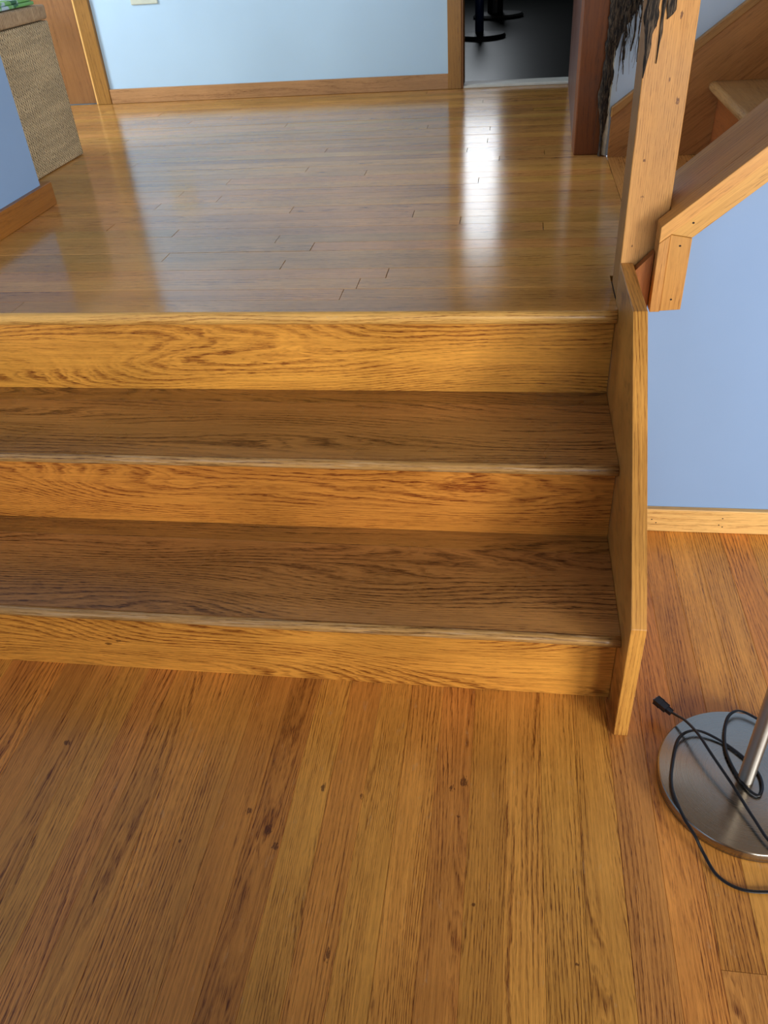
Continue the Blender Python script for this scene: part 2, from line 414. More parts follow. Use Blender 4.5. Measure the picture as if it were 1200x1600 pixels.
# ------------------------------------------------------------------ lower floor
floor = box('floor', (-1.45, -2.9, -0.11), (2.9, 1.483, -0.0122), M['sub']); tag(floor, kind='structure')
lab = tag
k0 = -23; row = 0
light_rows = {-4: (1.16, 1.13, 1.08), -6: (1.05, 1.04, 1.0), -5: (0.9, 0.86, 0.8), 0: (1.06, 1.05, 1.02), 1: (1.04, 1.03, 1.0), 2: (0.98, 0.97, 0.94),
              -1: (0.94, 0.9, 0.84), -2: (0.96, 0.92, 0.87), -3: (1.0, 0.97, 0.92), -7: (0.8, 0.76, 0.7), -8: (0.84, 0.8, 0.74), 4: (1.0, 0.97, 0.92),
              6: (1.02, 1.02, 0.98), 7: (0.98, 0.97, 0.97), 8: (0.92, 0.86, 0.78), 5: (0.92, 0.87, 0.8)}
for k in range(k0, 27):
    x = 0.021 + k * W
    if x > 1.42: break
    yend = 1.48 if x > XS + 0.0 else Y1 + 0.004
    if x < XS < x + W: yend = Y1 + 0.004
    cuts = {5: [0.533, -0.9], 6: [0.533 - 0.5, -1.3]}.get(k, None)
    if cuts is None:
        cuts = []
        yy = -random.uniform(0.1, 1.3) if k > -14 else random.uniform(-0.5, 0.4)
        while yy > -2.6: cuts.append(round(yy, 2)); yy -= random.choice((0.9, 1.2, 1.5))
    ys = [yend] + cuts + [-2.89]
    for i, (b, a) in enumerate(zip(ys, ys[1:])):
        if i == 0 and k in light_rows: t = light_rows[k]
        else: t = tint_rand(0.86, 1.08)
        plank(x, a, 0, b - a, 'y', M['floor'], floor, t)
# piece of strip closing the gap beside the skirt board, between riser plane and wall
sl = box('plank', (XS + 0.002, Y1 + 0.004, -0.012), (0.2495, 1.4825, 0.0), M['floor'], floor)
bd = box('floor_boards', (0.021 + 25 * W, -2.89, -0.012), (2.88, 1.482, 0.0), M['floor'], floor); bd['kind'] = 'stuff'

# ------------------------------------------------------------------ landing floor
bm = bmesh.new(); add_box(bm, (-3.0, Y3 + 0.02, Z3 - 0.11), (0.2, YB, Z3 - 0.0122)); add_box(bm, (0.2001, 1.50, Z3 - 0.11), (0.27, YB, Z3 - 0.0122))
land = link('floor_landing', to_mesh(bm, 'floor_landing'), M['sub']); tag(land, kind='structure')
nose_back = Y3 - 0.033 + 0.0126
rows_y = []
y = nose_back
joints = {}
for (jx, jy) in ((-0.61, 2.482), (-0.566, 2.114), (-0.451, 1.827), (-0.494, 1.704), (-0.787, 1.773), (-0.956, 2.172), (-0.293, 3.036), (-0.08, 2.798),
                 (-0.139, 2.665), (-0.038, 2.538), (-0.422, 2.42), (-0.09, 2.345), (-0.24, 2.058), (-0.12, 1.996), (-0.253, 1.658)):
    joints.setdefault(int((jy - nose_back) / W), []).append(jx)
tint_land = {0: (0.95, 0.86, 0.78), 1: (0.95, 0.86, 0.76), 2: (1.08, 1.06, 1.0), 3: (1.0, 0.97, 0.92), 4: (0.95, 0.9, 0.84)}
r = 0
while y < YB - 0.004:
    wd = min(W, YB - y)
    xl = XL if y < 2.14 else -2.99
    xr = 0.27 if y > 1.575 else XS
    js = sorted(joints.get(r, []))
    if not js: js = [random.uniform(-1.0, 0.15) if random.random() < 0.6 else random.uniform(-2.0, -1.0)]
    xx = js[0] - random.choice((0.9, 1.3))
    while xx > xl + 0.1: js.insert(0, xx); xx -= random.choice((0.9, 1.3))
    js = [j for j in js if xl + 0.05 < j < xr - 0.05]
    xs_ = [xl] + js + [xr]
    for a, b in zip(xs_, xs_[1:]):
        t = tint_land.get(r) if r in tint_land else tint_rand(0.88, 1.06)
        if wd > W - 0.001: plank(a, y, Z3, b - a, 'x', M['landing'], land, t)
        else:
            o = box('plank', (a + .0004, y + .0004, Z3 - .012), (b - .0004, y + wd, Z3), M['landing'], land); o.color = (*t, 1)
    y += W; r += 1
# border boards running away from the steps beside the stair foot
M['landing_y'] = wood('oak_landing_border', 'y', light=(222, 164, 88), dark=(146, 94, 42), ring=120, cath=20, across=11, along=1.0, contrast=0.48, rough=0.13, bumps=0.06, ior=1.62)
sub2 = box('floor_stair_foot', (0.2703, 1.636, Z3 - 0.11), (1.2, 2.549, Z3 - 0.0122), M['sub']); tag(sub2, kind='structure')
for i in range(5):
    plank(0.2705 + i * W, 1.64, Z3, 0.905, 'y', M['landing_y'], sub2, tint_rand(0.84, 0.98))

# ------------------------------------------------------------------ the steps
steps = empty('wooden_steps', (-0.54, Y1, 0))
tag(steps, 'three honey oak steps climbing from the lower floor to the landing, worn along the nosings', 'steps')
def spart(o): o.parent = steps; o.matrix_parent_inverse = Matrix.Translation((0.54, -Y1, 0)); return o
TH = 0.019
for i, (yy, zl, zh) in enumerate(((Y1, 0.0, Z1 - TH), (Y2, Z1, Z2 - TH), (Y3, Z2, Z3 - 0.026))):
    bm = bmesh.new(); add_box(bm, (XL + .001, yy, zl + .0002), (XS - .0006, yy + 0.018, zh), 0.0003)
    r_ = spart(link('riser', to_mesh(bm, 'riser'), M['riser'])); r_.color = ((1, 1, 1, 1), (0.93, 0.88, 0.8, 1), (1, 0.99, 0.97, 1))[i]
OV = 0.033
def nosing_prof(yf, zt, th, yb, rr):
    """rounded front edge profile in y,z"""
    pts = []
    for k in range(9):
        a = math.pi / 2 + math.pi * k / 8
        pts.append((yf + rr + rr * math.cos(a), zt - th / 2 + (th / 2) * math.sin(a)))
    pts += [(yb, zt - th), (yb, zt)]
    return pts
def worn_board(name, yf, zt, th, yb, rr, mat, amp):
    """nosing board subdivided along x so its worn edge wanders a little"""
    prof = nosing_prof(yf, zt, th, yb, rr); bm = bmesh.new(); N = 60; rings = []
    for i in range(N + 1):
        x = XL + .001 + (XS - .0006 - XL - .001) * i / N
        w = (noise.noise(Vector((x * 3.1, zt * 9, 0))) + 0.5 * noise.noise(Vector((x * 9, zt * 9, 3)))) * amp
        ring = []
        for (py, pz) in prof:
            f = 1.0 if py < yf + rr + 0.001 else 0.0
            ring.append(bm.verts.new((x, py + w * f, pz - abs(w) * 0.45 * f * (pz > zt - th * 0.6))))
        rings.append(ring)
    n = len(prof)
    for a, b in zip(rings, rings[1:]):
        for k in range(n): bm.faces.new((a[k], b[k], b[(k + 1) % n], a[(k + 1) % n]))
    bm.faces.new(rings[0]); bm.faces.new(rings[-1][::-1])
    me = to_mesh(bm, name)
    for p in me.polygons: p.use_smooth = abs(p.normal.x) < 0.5
    return spart(link(name, me, mat))
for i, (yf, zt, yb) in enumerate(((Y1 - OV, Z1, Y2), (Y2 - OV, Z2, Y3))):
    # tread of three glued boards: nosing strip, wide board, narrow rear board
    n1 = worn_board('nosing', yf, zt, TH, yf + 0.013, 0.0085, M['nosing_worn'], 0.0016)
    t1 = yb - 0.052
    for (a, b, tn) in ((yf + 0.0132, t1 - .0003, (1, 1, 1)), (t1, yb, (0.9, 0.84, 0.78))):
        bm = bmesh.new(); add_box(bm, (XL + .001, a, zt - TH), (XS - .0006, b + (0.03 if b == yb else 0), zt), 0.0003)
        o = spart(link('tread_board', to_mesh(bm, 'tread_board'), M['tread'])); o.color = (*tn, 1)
ln = worn_board('landing_nosing', Y3 - OV, Z3 + 0.0006, 0.0255, nose_back, 0.0125, M['nosing'], 0.0004)
ln.color = (0.95, 0.9, 0.82, 1)
cove = spart(prism('cove_moulding', [(Y3 - 0.009, Z3 - 0.0255), (Y3 - 0.0078, Z3 - 0.030), (Y3 - 0.0035, Z3 - 0.0335), (Y3, Z3 - 0.0345), (Y3, Z3 - 0.0255)], 'x', XL + .001, XS - .0006, M['riser'])); cove.color = (0.72, 0.62, 0.5, 1)  # darker tint puts the shadow line under the lip into the colour

# skirt board closing the open right side
SX = XS + 0.0235
skirt_prof = [(0.903, 0.0), (0.903, 0.252), (1.272, 0.604), (1.489, 0.604), (1.489, 0.0)]
bm = bmesh.new(); add_prism(bm, [p for p in skirt_prof], 'x', XS, SX, 0.0012, 2)
# a cut edge that is not quite straight
sk = spart(link('skirt_board', to_mesh(bm, 'skirt_board'), M['skirt']))
sk['label'] = 'vertical-grained side board with angled front edge'
# short reddish filler board between skirt and wall cap
prism('filler_board', [(SX + .0003, 0.497), (0.2545, 0.497), (0.2545, 0.632), (SX + .0003, 0.598)], 'y', 1.463, 1.4815, M['red'], None)
fb = bpy.data.objects['filler_board']; spart(fb); fb.color = (1.3, 1.25, 1.1, 1); fb['label'] = 'reddish slanted filler board'

# ------------------------------------------------------------------ newel post
post = empty('newel_post', (0.2385, 1.5305, Z3))
tag(post, 'square golden fir newel post rising from the landing corner beside the steps', 'post')
def pchild(o, root):
    o.parent = root; o.matrix_parent_inverse = Matrix.Translation(-Vector(root.location)); return o
bm = bmesh.new(); add_box(bm, (0.2015, 1.4905, Z3 + .0003), (0.2755, 1.575, 2.60), 0.002, 2)
pchild(link('post_shaft', to_mesh(bm, 'post_shaft'), M['post']), post)

def shag_mesh(path, widths, depth, seed, nx=9):
    """ragged vertical ribbon with thickness, displaced by noise; path of (x,y,z)"""
    bm = bmesh.new(); rings = []
    for i, (p, w) in enumerate(zip(path, widths)):
        ring = []; m = nx * 2
        for k in range(m):
            a = 2 * math.pi * k / m
            q = Vector((p[0] + math.cos(a) * w / 2, p[1] + math.sin(a) * depth / 2, p[2]))
            nz = noise.noise(Vector((q.x * 90 + seed, q.y * 90, q.z * 16))) * 0.5 + noise.noise(Vector((q.x * 260, q.y * 260 + seed, q.z * 50))) * 0.5
            q += Vector((math.cos(a), math.sin(a) * 0.6, 0)) * nz * min(w, 0.03) * 0.55
            ring.append(bm.verts.new(q))
        rings.append(ring)
    for a, b in zip(rings, rings[1:]):
        for k in range(len(a)): bm.faces.new((a[k], a[(k + 1) % len(a)], b[(k + 1) % len(a)], b[k]))
    bm.faces.new(rings[0]); bm.faces.new(rings[-1][::-1])
    return bm
# dark bark left on the upper left corner of the newel
def patch(x0, zlo, zhi, w0, w1, ramp, depth, y, seed):
    n = int((zhi - zlo) / 0.006); P_ = []; Wd = []
    for i in range(n):
        z = zlo + i * 0.006; t = min(1.0, (z - zlo) / ramp)
        w = w0 + (w1 - w0) * t ** 0.7 * (0.85 + 0.5 * noise.noise(Vector((z * 30, seed, 1))))
        P_.append((x0 + w * 0.25, y, z)); Wd.append(w)
    o = pchild(link('bark_patch', to_mesh(shag_mesh(P_, Wd, depth, seed), 'bark_patch', True), M['bark']), post)
    o['label'] = 'dark bark left on the upper left corner'
patch(0.2025, 0.905, 1.5, 0.0006, 0.020, 0.12, 0.014, 1.4925, 3.0)
patch(0.2205, 0.925, 1.5, 0.0005, 0.0065, 0.05, 0.005, 1.4895, 8.0)
patch(0.2290, 0.985, 1.5, 0.0005, 0.024, 0.03, 0.006, 1.4895, 11.0)

# ------------------------------------------------------------------ wall below the stair rail, cap and trim
sl_ = 0.862          # slope of the cap
xe, ze = 0.256, 0.683
def zc(x): return ze + sl_ * (x - xe)
XR = 1.9
wr = prism('wall_right', [(SX + .001, 0.0), (XR + 1.0, 0.0), (XR + 1.0, 2.6), ((2.6 - ze) / sl_ + xe, zc((2.6 - ze) / sl_ + xe) - 0.03), (0.277, zc(0.277) - 0.03), (0.277, 0.60), (SX + .001, 0.58)], 'y', 1.4832, 1.4895, M['wall'])
tag(wr, kind='structure')
wr2 = prism('wall_right_core', [(0.2762, 0.0), (XR + 1.0, 0.0), (XR + 1.0, 2.6), ((2.6 - ze) / sl_ + xe, zc((2.6 - ze) / sl_ + xe) - 0.03), (0.2762, zc(0.277) - 0.03)], 'y', 1.4897, 1.632, M['wall'])
tag(wr2, kind='structure')
cap = empty('stair_rail_cap', (0.256, 1.44, 0.53))
tag(cap, 'golden fir cap and trim running diagonally up the blue wall beside the newel post', 'trim')
T_ = 0.021 / math.cos(math.atan(sl_))
xt = 2.3
bm = bmesh.new()
add_prism(bm, [(xe, zc(xe)), (xe, zc(xe) - T_ + 0.0), (xe + 0.017, zc(xe + 0.017) - T_), (xt, zc(xt) - T_), (xt, zc(xt))], 'y', 1.440, 1.4831, 0.0008, 1)
add_prism(bm, [(0.2768, zc(0.2768)), (0.2768, zc(0.2768) - T_), (xt, zc(xt) - T_), (xt, zc(xt))], 'y', 1.4832, 1.638, 0.0008, 1)
pchild(link('cap_board', to_mesh(bm, 'cap_board'), M['cap']), cap)
bm = bmesh.new()
add_prism(bm, [(xe, 0.530), (xe + 0.0175, 0.5305), (xe + 0.0175, zc(xe + 0.017) - T_ - .0006), (xe, zc(xe) - T_ - .0006)], 'y', 1.440, 1.4831, 0.0008, 1)
pchild(link('end_board', to_mesh(bm, 'end_board'), M['capv']), cap)
# trim strips on the wall face, mitred at the elbow
E0 = (xe + 0.0178, zc(xe + 0.0178) - T_ - 0.0004); tw = 0.046; E1 = (0.3105, 0.6635)
bm = bmesh.new(); add_prism(bm, [E0, E1, (xt, E1[1] + sl_ * (xt - E1[0])), (xt, zc(xt) - T_ - .0004)], 'y', 1.4425, 1.4831, 0.0008, 1)
pchild(link('trim_strip', to_mesh(bm, 'trim_strip'), M['cap']), cap)
bm = bmesh.new(); add_prism(bm, [(E0[0], E0[1] - .0008), (E0[0], 0.531), (0.3100, 0.5335), (E1[0], E1[1] - .0008)], 'y', 1.4425, 1.4831, 0.0008, 1)
o = pchild(link('trim_strip', to_mesh(bm, 'trim_strip.001'), M['capv']), cap); o.color = (0.9, 0.84, 0.76, 1)
def nailhole(x, y, z, root, nrm='y', r=0.0018):
    bm = bmesh.new()
    pts = [(x + r * math.cos(a) * 1.2, z + r * math.sin(a)) for a in [k * math.pi / 4 for k in range(8)]]
    add_prism(bm, pts, 'y', y - 0.0002, y + 0.002)
    return pchild(link('nail', to_mesh(bm, 'nail'), M['nail']), root)
for (nx, nz) in ((0.308, 0.689), (0.292, 0.650), (0.291, 0.553)): nailhole(nx, 1.4425, nz, cap)
# baluster standing on the cap, cut by the right edge of the photograph
bal = empty('baluster', (0.4205, 1.535, zc(0.42)))
tag(bal, 'dark baluster standing on the diagonal cap at the right edge', 'baluster')
bx_ = 0.428
bm = bmesh.new(); add_prism(bm, [(bx_, zc(bx_) + .0005), (bx_ + 0.03, zc(bx_ + 0.03) + .0005), (bx_ + 0.03, 1.6), (bx_, 1.6)], 'y', 1.53, 1.56, 0.001, 1)
pchild(link('baluster_shaft', to_mesh(bm, 'baluster_shaft'), M['redside']), bal)

# baseboard on the blue wall
bb = empty('baseboard_right', (0.5, 1.478, 0)); tag(bb, kind='structure')
bm = bmesh.new(); add_box(bm, (SX + .001, 1.470, .0005), (2.9, 1.4831, 0.0605), 0.0012, 2)
pchild(link('board', to_mesh(bm, 'board'), M['base_x']), bb)
for (nx, nz) in ((0.33, 0.033), (0.340, 0.024), (0.478, 0.041), (0.473, 0.023), (0.481, 0.018)): nailhole(nx, 1.470, nz, bb, r=0.0014)

# ------------------------------------------------------------------ stair going up to the right
stair = empty('upper_stair', (0.55, 1.64, Z3))
tag(stair, 'oak stair rising to the right behind the newel post, between stringer and rail cap', 'stairs')
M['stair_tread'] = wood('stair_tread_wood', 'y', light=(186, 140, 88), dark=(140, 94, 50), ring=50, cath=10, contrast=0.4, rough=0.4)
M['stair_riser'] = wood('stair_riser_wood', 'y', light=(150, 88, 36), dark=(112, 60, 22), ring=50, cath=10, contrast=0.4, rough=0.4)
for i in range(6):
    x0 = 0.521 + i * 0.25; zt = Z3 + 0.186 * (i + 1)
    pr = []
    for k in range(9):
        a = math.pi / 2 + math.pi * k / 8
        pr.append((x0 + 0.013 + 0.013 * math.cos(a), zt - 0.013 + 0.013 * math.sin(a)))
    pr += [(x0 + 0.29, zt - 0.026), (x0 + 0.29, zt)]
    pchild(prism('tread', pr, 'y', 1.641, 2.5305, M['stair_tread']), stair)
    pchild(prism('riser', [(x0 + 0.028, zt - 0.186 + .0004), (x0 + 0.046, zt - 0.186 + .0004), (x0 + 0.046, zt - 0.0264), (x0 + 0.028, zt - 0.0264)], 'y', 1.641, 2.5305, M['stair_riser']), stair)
s1 = 0.762
def zs(x): return 0.665 + s1 * (x - 0.272)
XW = 2.88
pchild(prism('stringer', [(0.272, Z3 + .0005), (0.62, Z3 + .0005), (XW, zs(XW) - 0.42), (XW, zs(XW) - 0.026), (0.272, zs(0.272) - 0.026)], 'y', 2.531, 2.5485, M['stringer']), stair)
pchild(prism('stringer_moulding', [(0.270, zs(0.270) - 0.0258), (XW, zs(XW) - 0.0258), (XW, zs(XW)), (0.270, zs(0.270))], 'y', 2.524, 2.5485, M['stringer'], None, 0.002, 2), stair)

ws = box('wall_stair', (0.264, 2.55, Z3), (2.95, 2.66, 2.7), M['stairwall']); tag(ws, kind='structure')

# red brown post at the end of the stair wall
rp = empty('red_brown_post', (0.22, 2.58, Z3))
tag(rp, 'red-brown timber post at the end of the stair wall, bark on its right edge', 'post')
bm = bmesh.new(); add_box(bm, (0.1765, 2.562, Z3 + .0004), (0.254, 2.672, 2.68), 0.003, 2)
pchild(link('post_shaft', to_mesh(bm, 'post_shaft'), M['red']), rp)
bm = bmesh.new()
rows = []
for i in range(80):
    z = Z3 + .002 + i * 0.02
    t = noise.noise(Vector((z * 14, 1, 2))) * 0.003
    rows.append(([0.2545, 2.552, z], [0.2655 + t, 2.5425, z], [0.2655 + t, 2.5492, z], [0.2545, 2.5612, z]))
rv = [[bm.verts.new(p) for p in r__] for r__ in rows]
for a, b in zip(rv, rv[1:]):
    for k in range(4): bm.faces.new((a[k], a[(k + 1) % 4], b[(k + 1) % 4], b[k]))
bm.faces.new(rv[0]); bm.faces.new(rv[-1][::-1])
o = pchild(link('sapwood_edge', to_mesh(bm, 'sapwood_edge'), M['cream']), rp); o['label'] = 'cream bare sapwood edge'
# bark strip: narrow and to the right at the foot, wide towards the top
pts = []; wd = []
def interp(u, tab):
    for (a_, va), (b_, vb) in zip(tab, tab[1:]):
        if u <= b_: return va + (vb - va) * max(0, (u - a_)) / (b_ - a_)
    return tab[-1][1]
for i in range(170):
    z = Z3 + 0.002 + i * 0.0098; u = z - Z3
    R_ = interp(u, [(0, .2515), (.07, .257), (.14, .262), (.28, .271), (.30, .276), (.33, .296), (.38, .318), (.6, .33)]) + 0.004 * noise.noise(Vector((z * 40, 4, 0)))
    L_ = interp(u, [(0, .246), (.07, .245), (.14, .237), (.25, .238), (.38, .244), (.6, .25)]) + 0.003 * noise.noise(Vector((z * 35, 9, 0)))
    pts.append(((R_ + L_) / 2, 2.549, z)); wd.append(R_ - L_)
bkm = shag_mesh(pts, wd, 0.022, 21.0, 12)
o = pchild(link('bark', to_mesh(bkm, 'bark', True), M['bark']), rp); o['label'] = 'dark shaggy bark down the right edge'
# hanging bark fibres
bm = bmesh.new(); rnd = random.Random(4)
def strand(x, y, z0, z1, r0, drift=0.01, n=14):
    p = []; rr = []; ph = rnd.uniform(0, 50)
    for i in range(n):
        t = i / (n - 1); z = z0 + (z1 - z0) * t
        p.append(Vector((x + drift * t + 0.007 * noise.noise(Vector((z * 22, ph, 0))), y + 0.006 * noise.noise(Vector((z * 22, ph, 7))), z)))
        rr.append(r0 * (1 - 0.75 * t) * (1 + 0.5 * noise.noise(Vector((z * 60, ph, 3)))))
    add_tube(bm, p, rr, 6)
strand(0.283, 2.53, 1.02, 0.780, 0.009, 0.004)
strand(0.286, 2.53, 0.99, 0.745, 0.004, 0.002)
strand(0.311, 2.53, 1.02, 0.800, 0.007, -0.002)
strand(0.318, 2.525, 1.02, 0.775, 0.004, 0.004)
strand(0.283, 2.527, 0.84, 0.705, 0.002, -0.006)
for _ in range(15):
    strand(rnd.uniform(0.276, 0.322), 2.53 + rnd.uniform(-.006, .006), rnd.uniform(0.87, 0.98), rnd.uniform(0.74, 0.84), rnd.uniform(0.0007, 0.0018), rnd.uniform(-0.018, 0.022))
for _ in range(14):
    strand(rnd.uniform(0.242, 0.262), 2.533, rnd.uniform(0.62, 0.9), rnd.uniform(0.545, 0.7), rnd.uniform(0.0006, 0.0014), rnd.uniform(-0.02, 0.008))
o = pchild(link('bark_fibres', to_mesh(bm, 'bark_fibres', True), M['bark']), rp); o['kind'] = 'stuff'

# ------------------------------------------------------------------ hall: back wall, doorway, closet
def struct(o): o['kind'] = 'structure'; return o
XD0, XD1 = -0.214, 0.26
struct(box('wall_back', (-1.742, YB, Z3), (XD0 - 0.03, YB + 0.11, 2.7), M['hallwall']))
struct(box('wall_back_lintel', (XD0 - 0.029, YB, 2.58), (XD1 + .02, YB + 0.11, 2.7), M['hallwall']))
bb = empty('baseboard_back', (-1.0, YB - .01, Z3)); struct(bb)
bm = bmesh.new(); add_box(bm, (-1.7425, YB - 0.013, Z3 + 0.0006), (-0.270, YB - .0005, Z3 + 0.0565), 0.001, 1)
pchild(link('board', to_mesh(bm, 'board'), M['base_hall']), bb)
# doorway casing
dc = empty('trim_1', (-0.24, YB, Z3)); struct(dc)
bm = bmesh.new(); add_box(bm, (-0.2695, YB - 0.018, Z3 + .0005), (XD0 - 0.0012, YB - .0005, 2.57), 0.0015, 1)
pchild(link('casing', to_mesh(bm, 'casing'), M['casing']), dc)
bm = bmesh.new(); add_box(bm, (XD0 - 0.001, YB - 0.012, Z3 + .0005), (XD0 + 0.006, YB + 0.11, 2.57), 0.001, 1)
pchild(link('jamb', to_mesh(bm, 'jamb'), M['casing']), dc)
bm = bmesh.new(); add_box(bm, (XD0 - 0.001, YB - 0.022, 2.50), (XD1, YB - .0005, 2.57), 0.001, 1)
pchild(link('head_casing', to_mesh(bm, 'head_casing'), M['casing']), dc)
th = struct(prism('trim_2', [(YB - 0.012, Z3 + .0003), (YB + 0.09, Z3 + .0003), (YB + 0.09, Z3 + 0.010), (YB - 0.006, Z3 + 0.012), (YB - 0.012, Z3 + 0.008)], 'x', XD0 + 0.0062, XD1 - 0.001, M['thresh'], None, 0.001, 1))
# wooden panel running back from the red brown post to the doorway
struct(prism('wall_hall_panel', [(0.1785, 2.6725), (0.2135, YB - 0.0006), (0.262, YB - 0.0006), (0.262, 2.6725)], 'z', Z3, 2.7, M['redside']))
struct(box('wall_hall_right', (0.2625, 2.661, Z3), (0.34, YB + .11, 2.7), M['hallwall']))
# closet door with the casing's lit edge put in as a pale strip
cl = empty('door_1', (-2.1, YB, Z3)); struct(cl)
bm = bmesh.new(); add_box(bm, (-2.55, YB + 0.018, Z3 + 0.001), (-1.8135, YB + 0.05, 2.55), 0.001, 1)
pchild(link('door_panel', to_mesh(bm, 'door_panel'), M['closet']), cl)
bm = bmesh.new(); add_box(bm, (-1.8125, YB - 0.014, Z3 + .0005), (-1.8045, YB + 0.015, 2.55), 0.001, 1)
o = pchild(link('edge_strip', to_mesh(bm, 'edge_strip'), M['gold']), cl); o['label'] = 'thin pale golden strip, lit casing edge put into its colour'
bm = bmesh.new(); add_box(bm, (-1.804, YB - 0.018, Z3 + .0005), (-1.7435, YB + 0.015, 2.60), 0.001, 1)
pchild(link('casing', to_mesh(bm, 'casing'), M['casing']), cl)
struct(box('wall_back_left', (-3.0, YB + 0.055, Z3 - .02), (-1.7425, YB + 0.11, 2.7), M['hallwall']))
# outlet plate
ol = empty('outlet_plate', (-1.503, YB, 0.94)); tag(ol, 'pale cream cover plate on the light blue back wall, cut by the top edge', 'outlet')
bm = bmesh.new(); add_box(bm, (-1.563, YB - 0.007, 0.893), (-1.448, YB - .0003, 1.005), 0.003, 2)
pchild(link('cover', to_mesh(bm, 'cover'), M['plate']), ol)
for dx in (-0.028, 0.028):
    bm = bmesh.new(); add_box(bm, (-1.5055 + dx - 0.016, YB - 0.009, 0.925), (-1.5055 + dx + 0.016, YB - 0.0068, 0.975), 0.003, 2)
    pchild(link('socket', to_mesh(bm, 'socket'), M['plate']), ol)

# ------------------------------------------------------------------ left wall with its baseboard
struct(box('wall_left', (-1.40, -2.9, 0.0), (XL, 2.170, 2.7), M['wall']))
bb = empty('baseboard_left', (XL, 1.8, Z3)); struct(bb)
pchild(prism('board', [(XL, Y3 + 0.03), (XL + 0.013, Y3 + 0.03), (XL + 0.013, 2.209), (-1.41, 2.209), (-1.41, 2.1705), (XL, 2.1705)], 'z', Z3 + .0006, Z3 + 0.0605, M['base_y'], None, 0.001, 1), bb)
struct(box('wall_hall_front', (-3.0, 2.03, Z3 - .1), (-1.401, 2.14, 2.7), M['wall']))

# ------------------------------------------------------------------ woven hamper and cloth
hm = empty('woven_hamper', (-1.68, 2.5, Z3)); tag(hm, 'tall seagrass woven hamper standing at the end of the left wall', 'basket')
def soft_box(lo, hi, r, wob, seed, n=22):
    bm = bmesh.new(); add_box(bm, lo, hi, r, 4)
    bmesh.ops.subdivide_edges(bm, edges=[e for e in bm.edges if e.calc_length() > 0.1], cuts=8, use_grid_fill=True)
    for v in bm.verts:
        d = noise.noise(v.co * 6 + Vector((seed, 0, 0))) * wob
        v.co += Vector((d, d * 0.5, 0))
    return bm
HX = -1.462
pchild(link('hamper_body', to_mesh(soft_box((-1.90, 2.235, Z3 + .001), (HX, 2.792, 0.9315), 0.007, 0.004, 3), 'hamper_body', True), M['jute']), hm)
o = pchild(link('hamper_lid', to_mesh(soft_box((-1.906, 2.229, 0.934), (HX + 0.0015, 2.7935, 0.974), 0.008, 0.003, 9), 'hamper_lid', True), M['band']), hm)
cl = empty('folded_cloth', (-1.68, 2.5, 0.975)); tag(cl, 'green and pale blue printed cloth folded on top of the woven hamper', 'cloth')
for i, (z0, z1, dx) in enumerate(((0.9765, 0.986, 0), (0.9865, 0.996, -0.008))):
    bm = soft_box((-1.86, 2.27, z0), (-1.475 + dx, 2.758, z1), 0.0035, 0.006, 5 + i)
    pchild(link('fold', to_mesh(bm, 'fold', True), M['green']), cl)

# ------------------------------------------------------------------ dark room beyond the doorway
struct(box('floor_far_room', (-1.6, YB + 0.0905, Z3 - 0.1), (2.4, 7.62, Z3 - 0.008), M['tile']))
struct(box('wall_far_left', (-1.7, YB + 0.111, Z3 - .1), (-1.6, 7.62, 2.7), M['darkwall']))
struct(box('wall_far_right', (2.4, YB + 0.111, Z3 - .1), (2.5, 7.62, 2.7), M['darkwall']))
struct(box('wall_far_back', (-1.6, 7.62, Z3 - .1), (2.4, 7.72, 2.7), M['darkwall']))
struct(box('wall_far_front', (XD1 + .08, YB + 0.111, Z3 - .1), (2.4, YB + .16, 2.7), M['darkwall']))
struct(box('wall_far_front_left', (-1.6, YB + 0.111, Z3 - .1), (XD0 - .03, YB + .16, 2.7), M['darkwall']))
st = empty('round_based_stand', (-0.20, 5.25, Z3 - 0.008)); tag(st, 'dark stand with a blue upright on a round black base inside the dark room', 'stand')
bm = bmesh.new(); add_lathe(bm, [(0, 0), (0.125, 0), (0.128, 0.012), (0.12, 0.022), (0.02, 0.035), (0, 0.035)], (-0.185, 5.25, Z3 - 0.0075), 40)
pchild(link('base', to_mesh(bm, 'base', False), M['darkobj']), st)
bm = bmesh.new(); add_lathe(bm, [(0, 0.034), (0.024, 0.034), (0.024, 0.36), (0, 0.36)], (-0.205, 5.25, Z3 - 0.0075), 24)
pchild(link('pole', to_mesh(bm, 'pole', True), M['bluepole']), st)
bm = bmesh.new(); add_lathe(bm, [(0, 0), (0.16, 0), (0.165, 0.012), (0.15, 0.024), (0, 0.03)], (-0.12, 6.2, Z3 - 0.0075), 40)
add_lathe(bm, [(0, 0.03), (0.05, 0.03), (0.05, 0.42), (0, 0.42)], (-0.14, 6.2, Z3 - 0.0075), 20)
o = link('round_foot_stool', to_mesh(bm, 'stool'), M['darkobj']); tag(o, 'black round-footed pedestal deeper in the dark room behind the blue upright', 'pedestal')

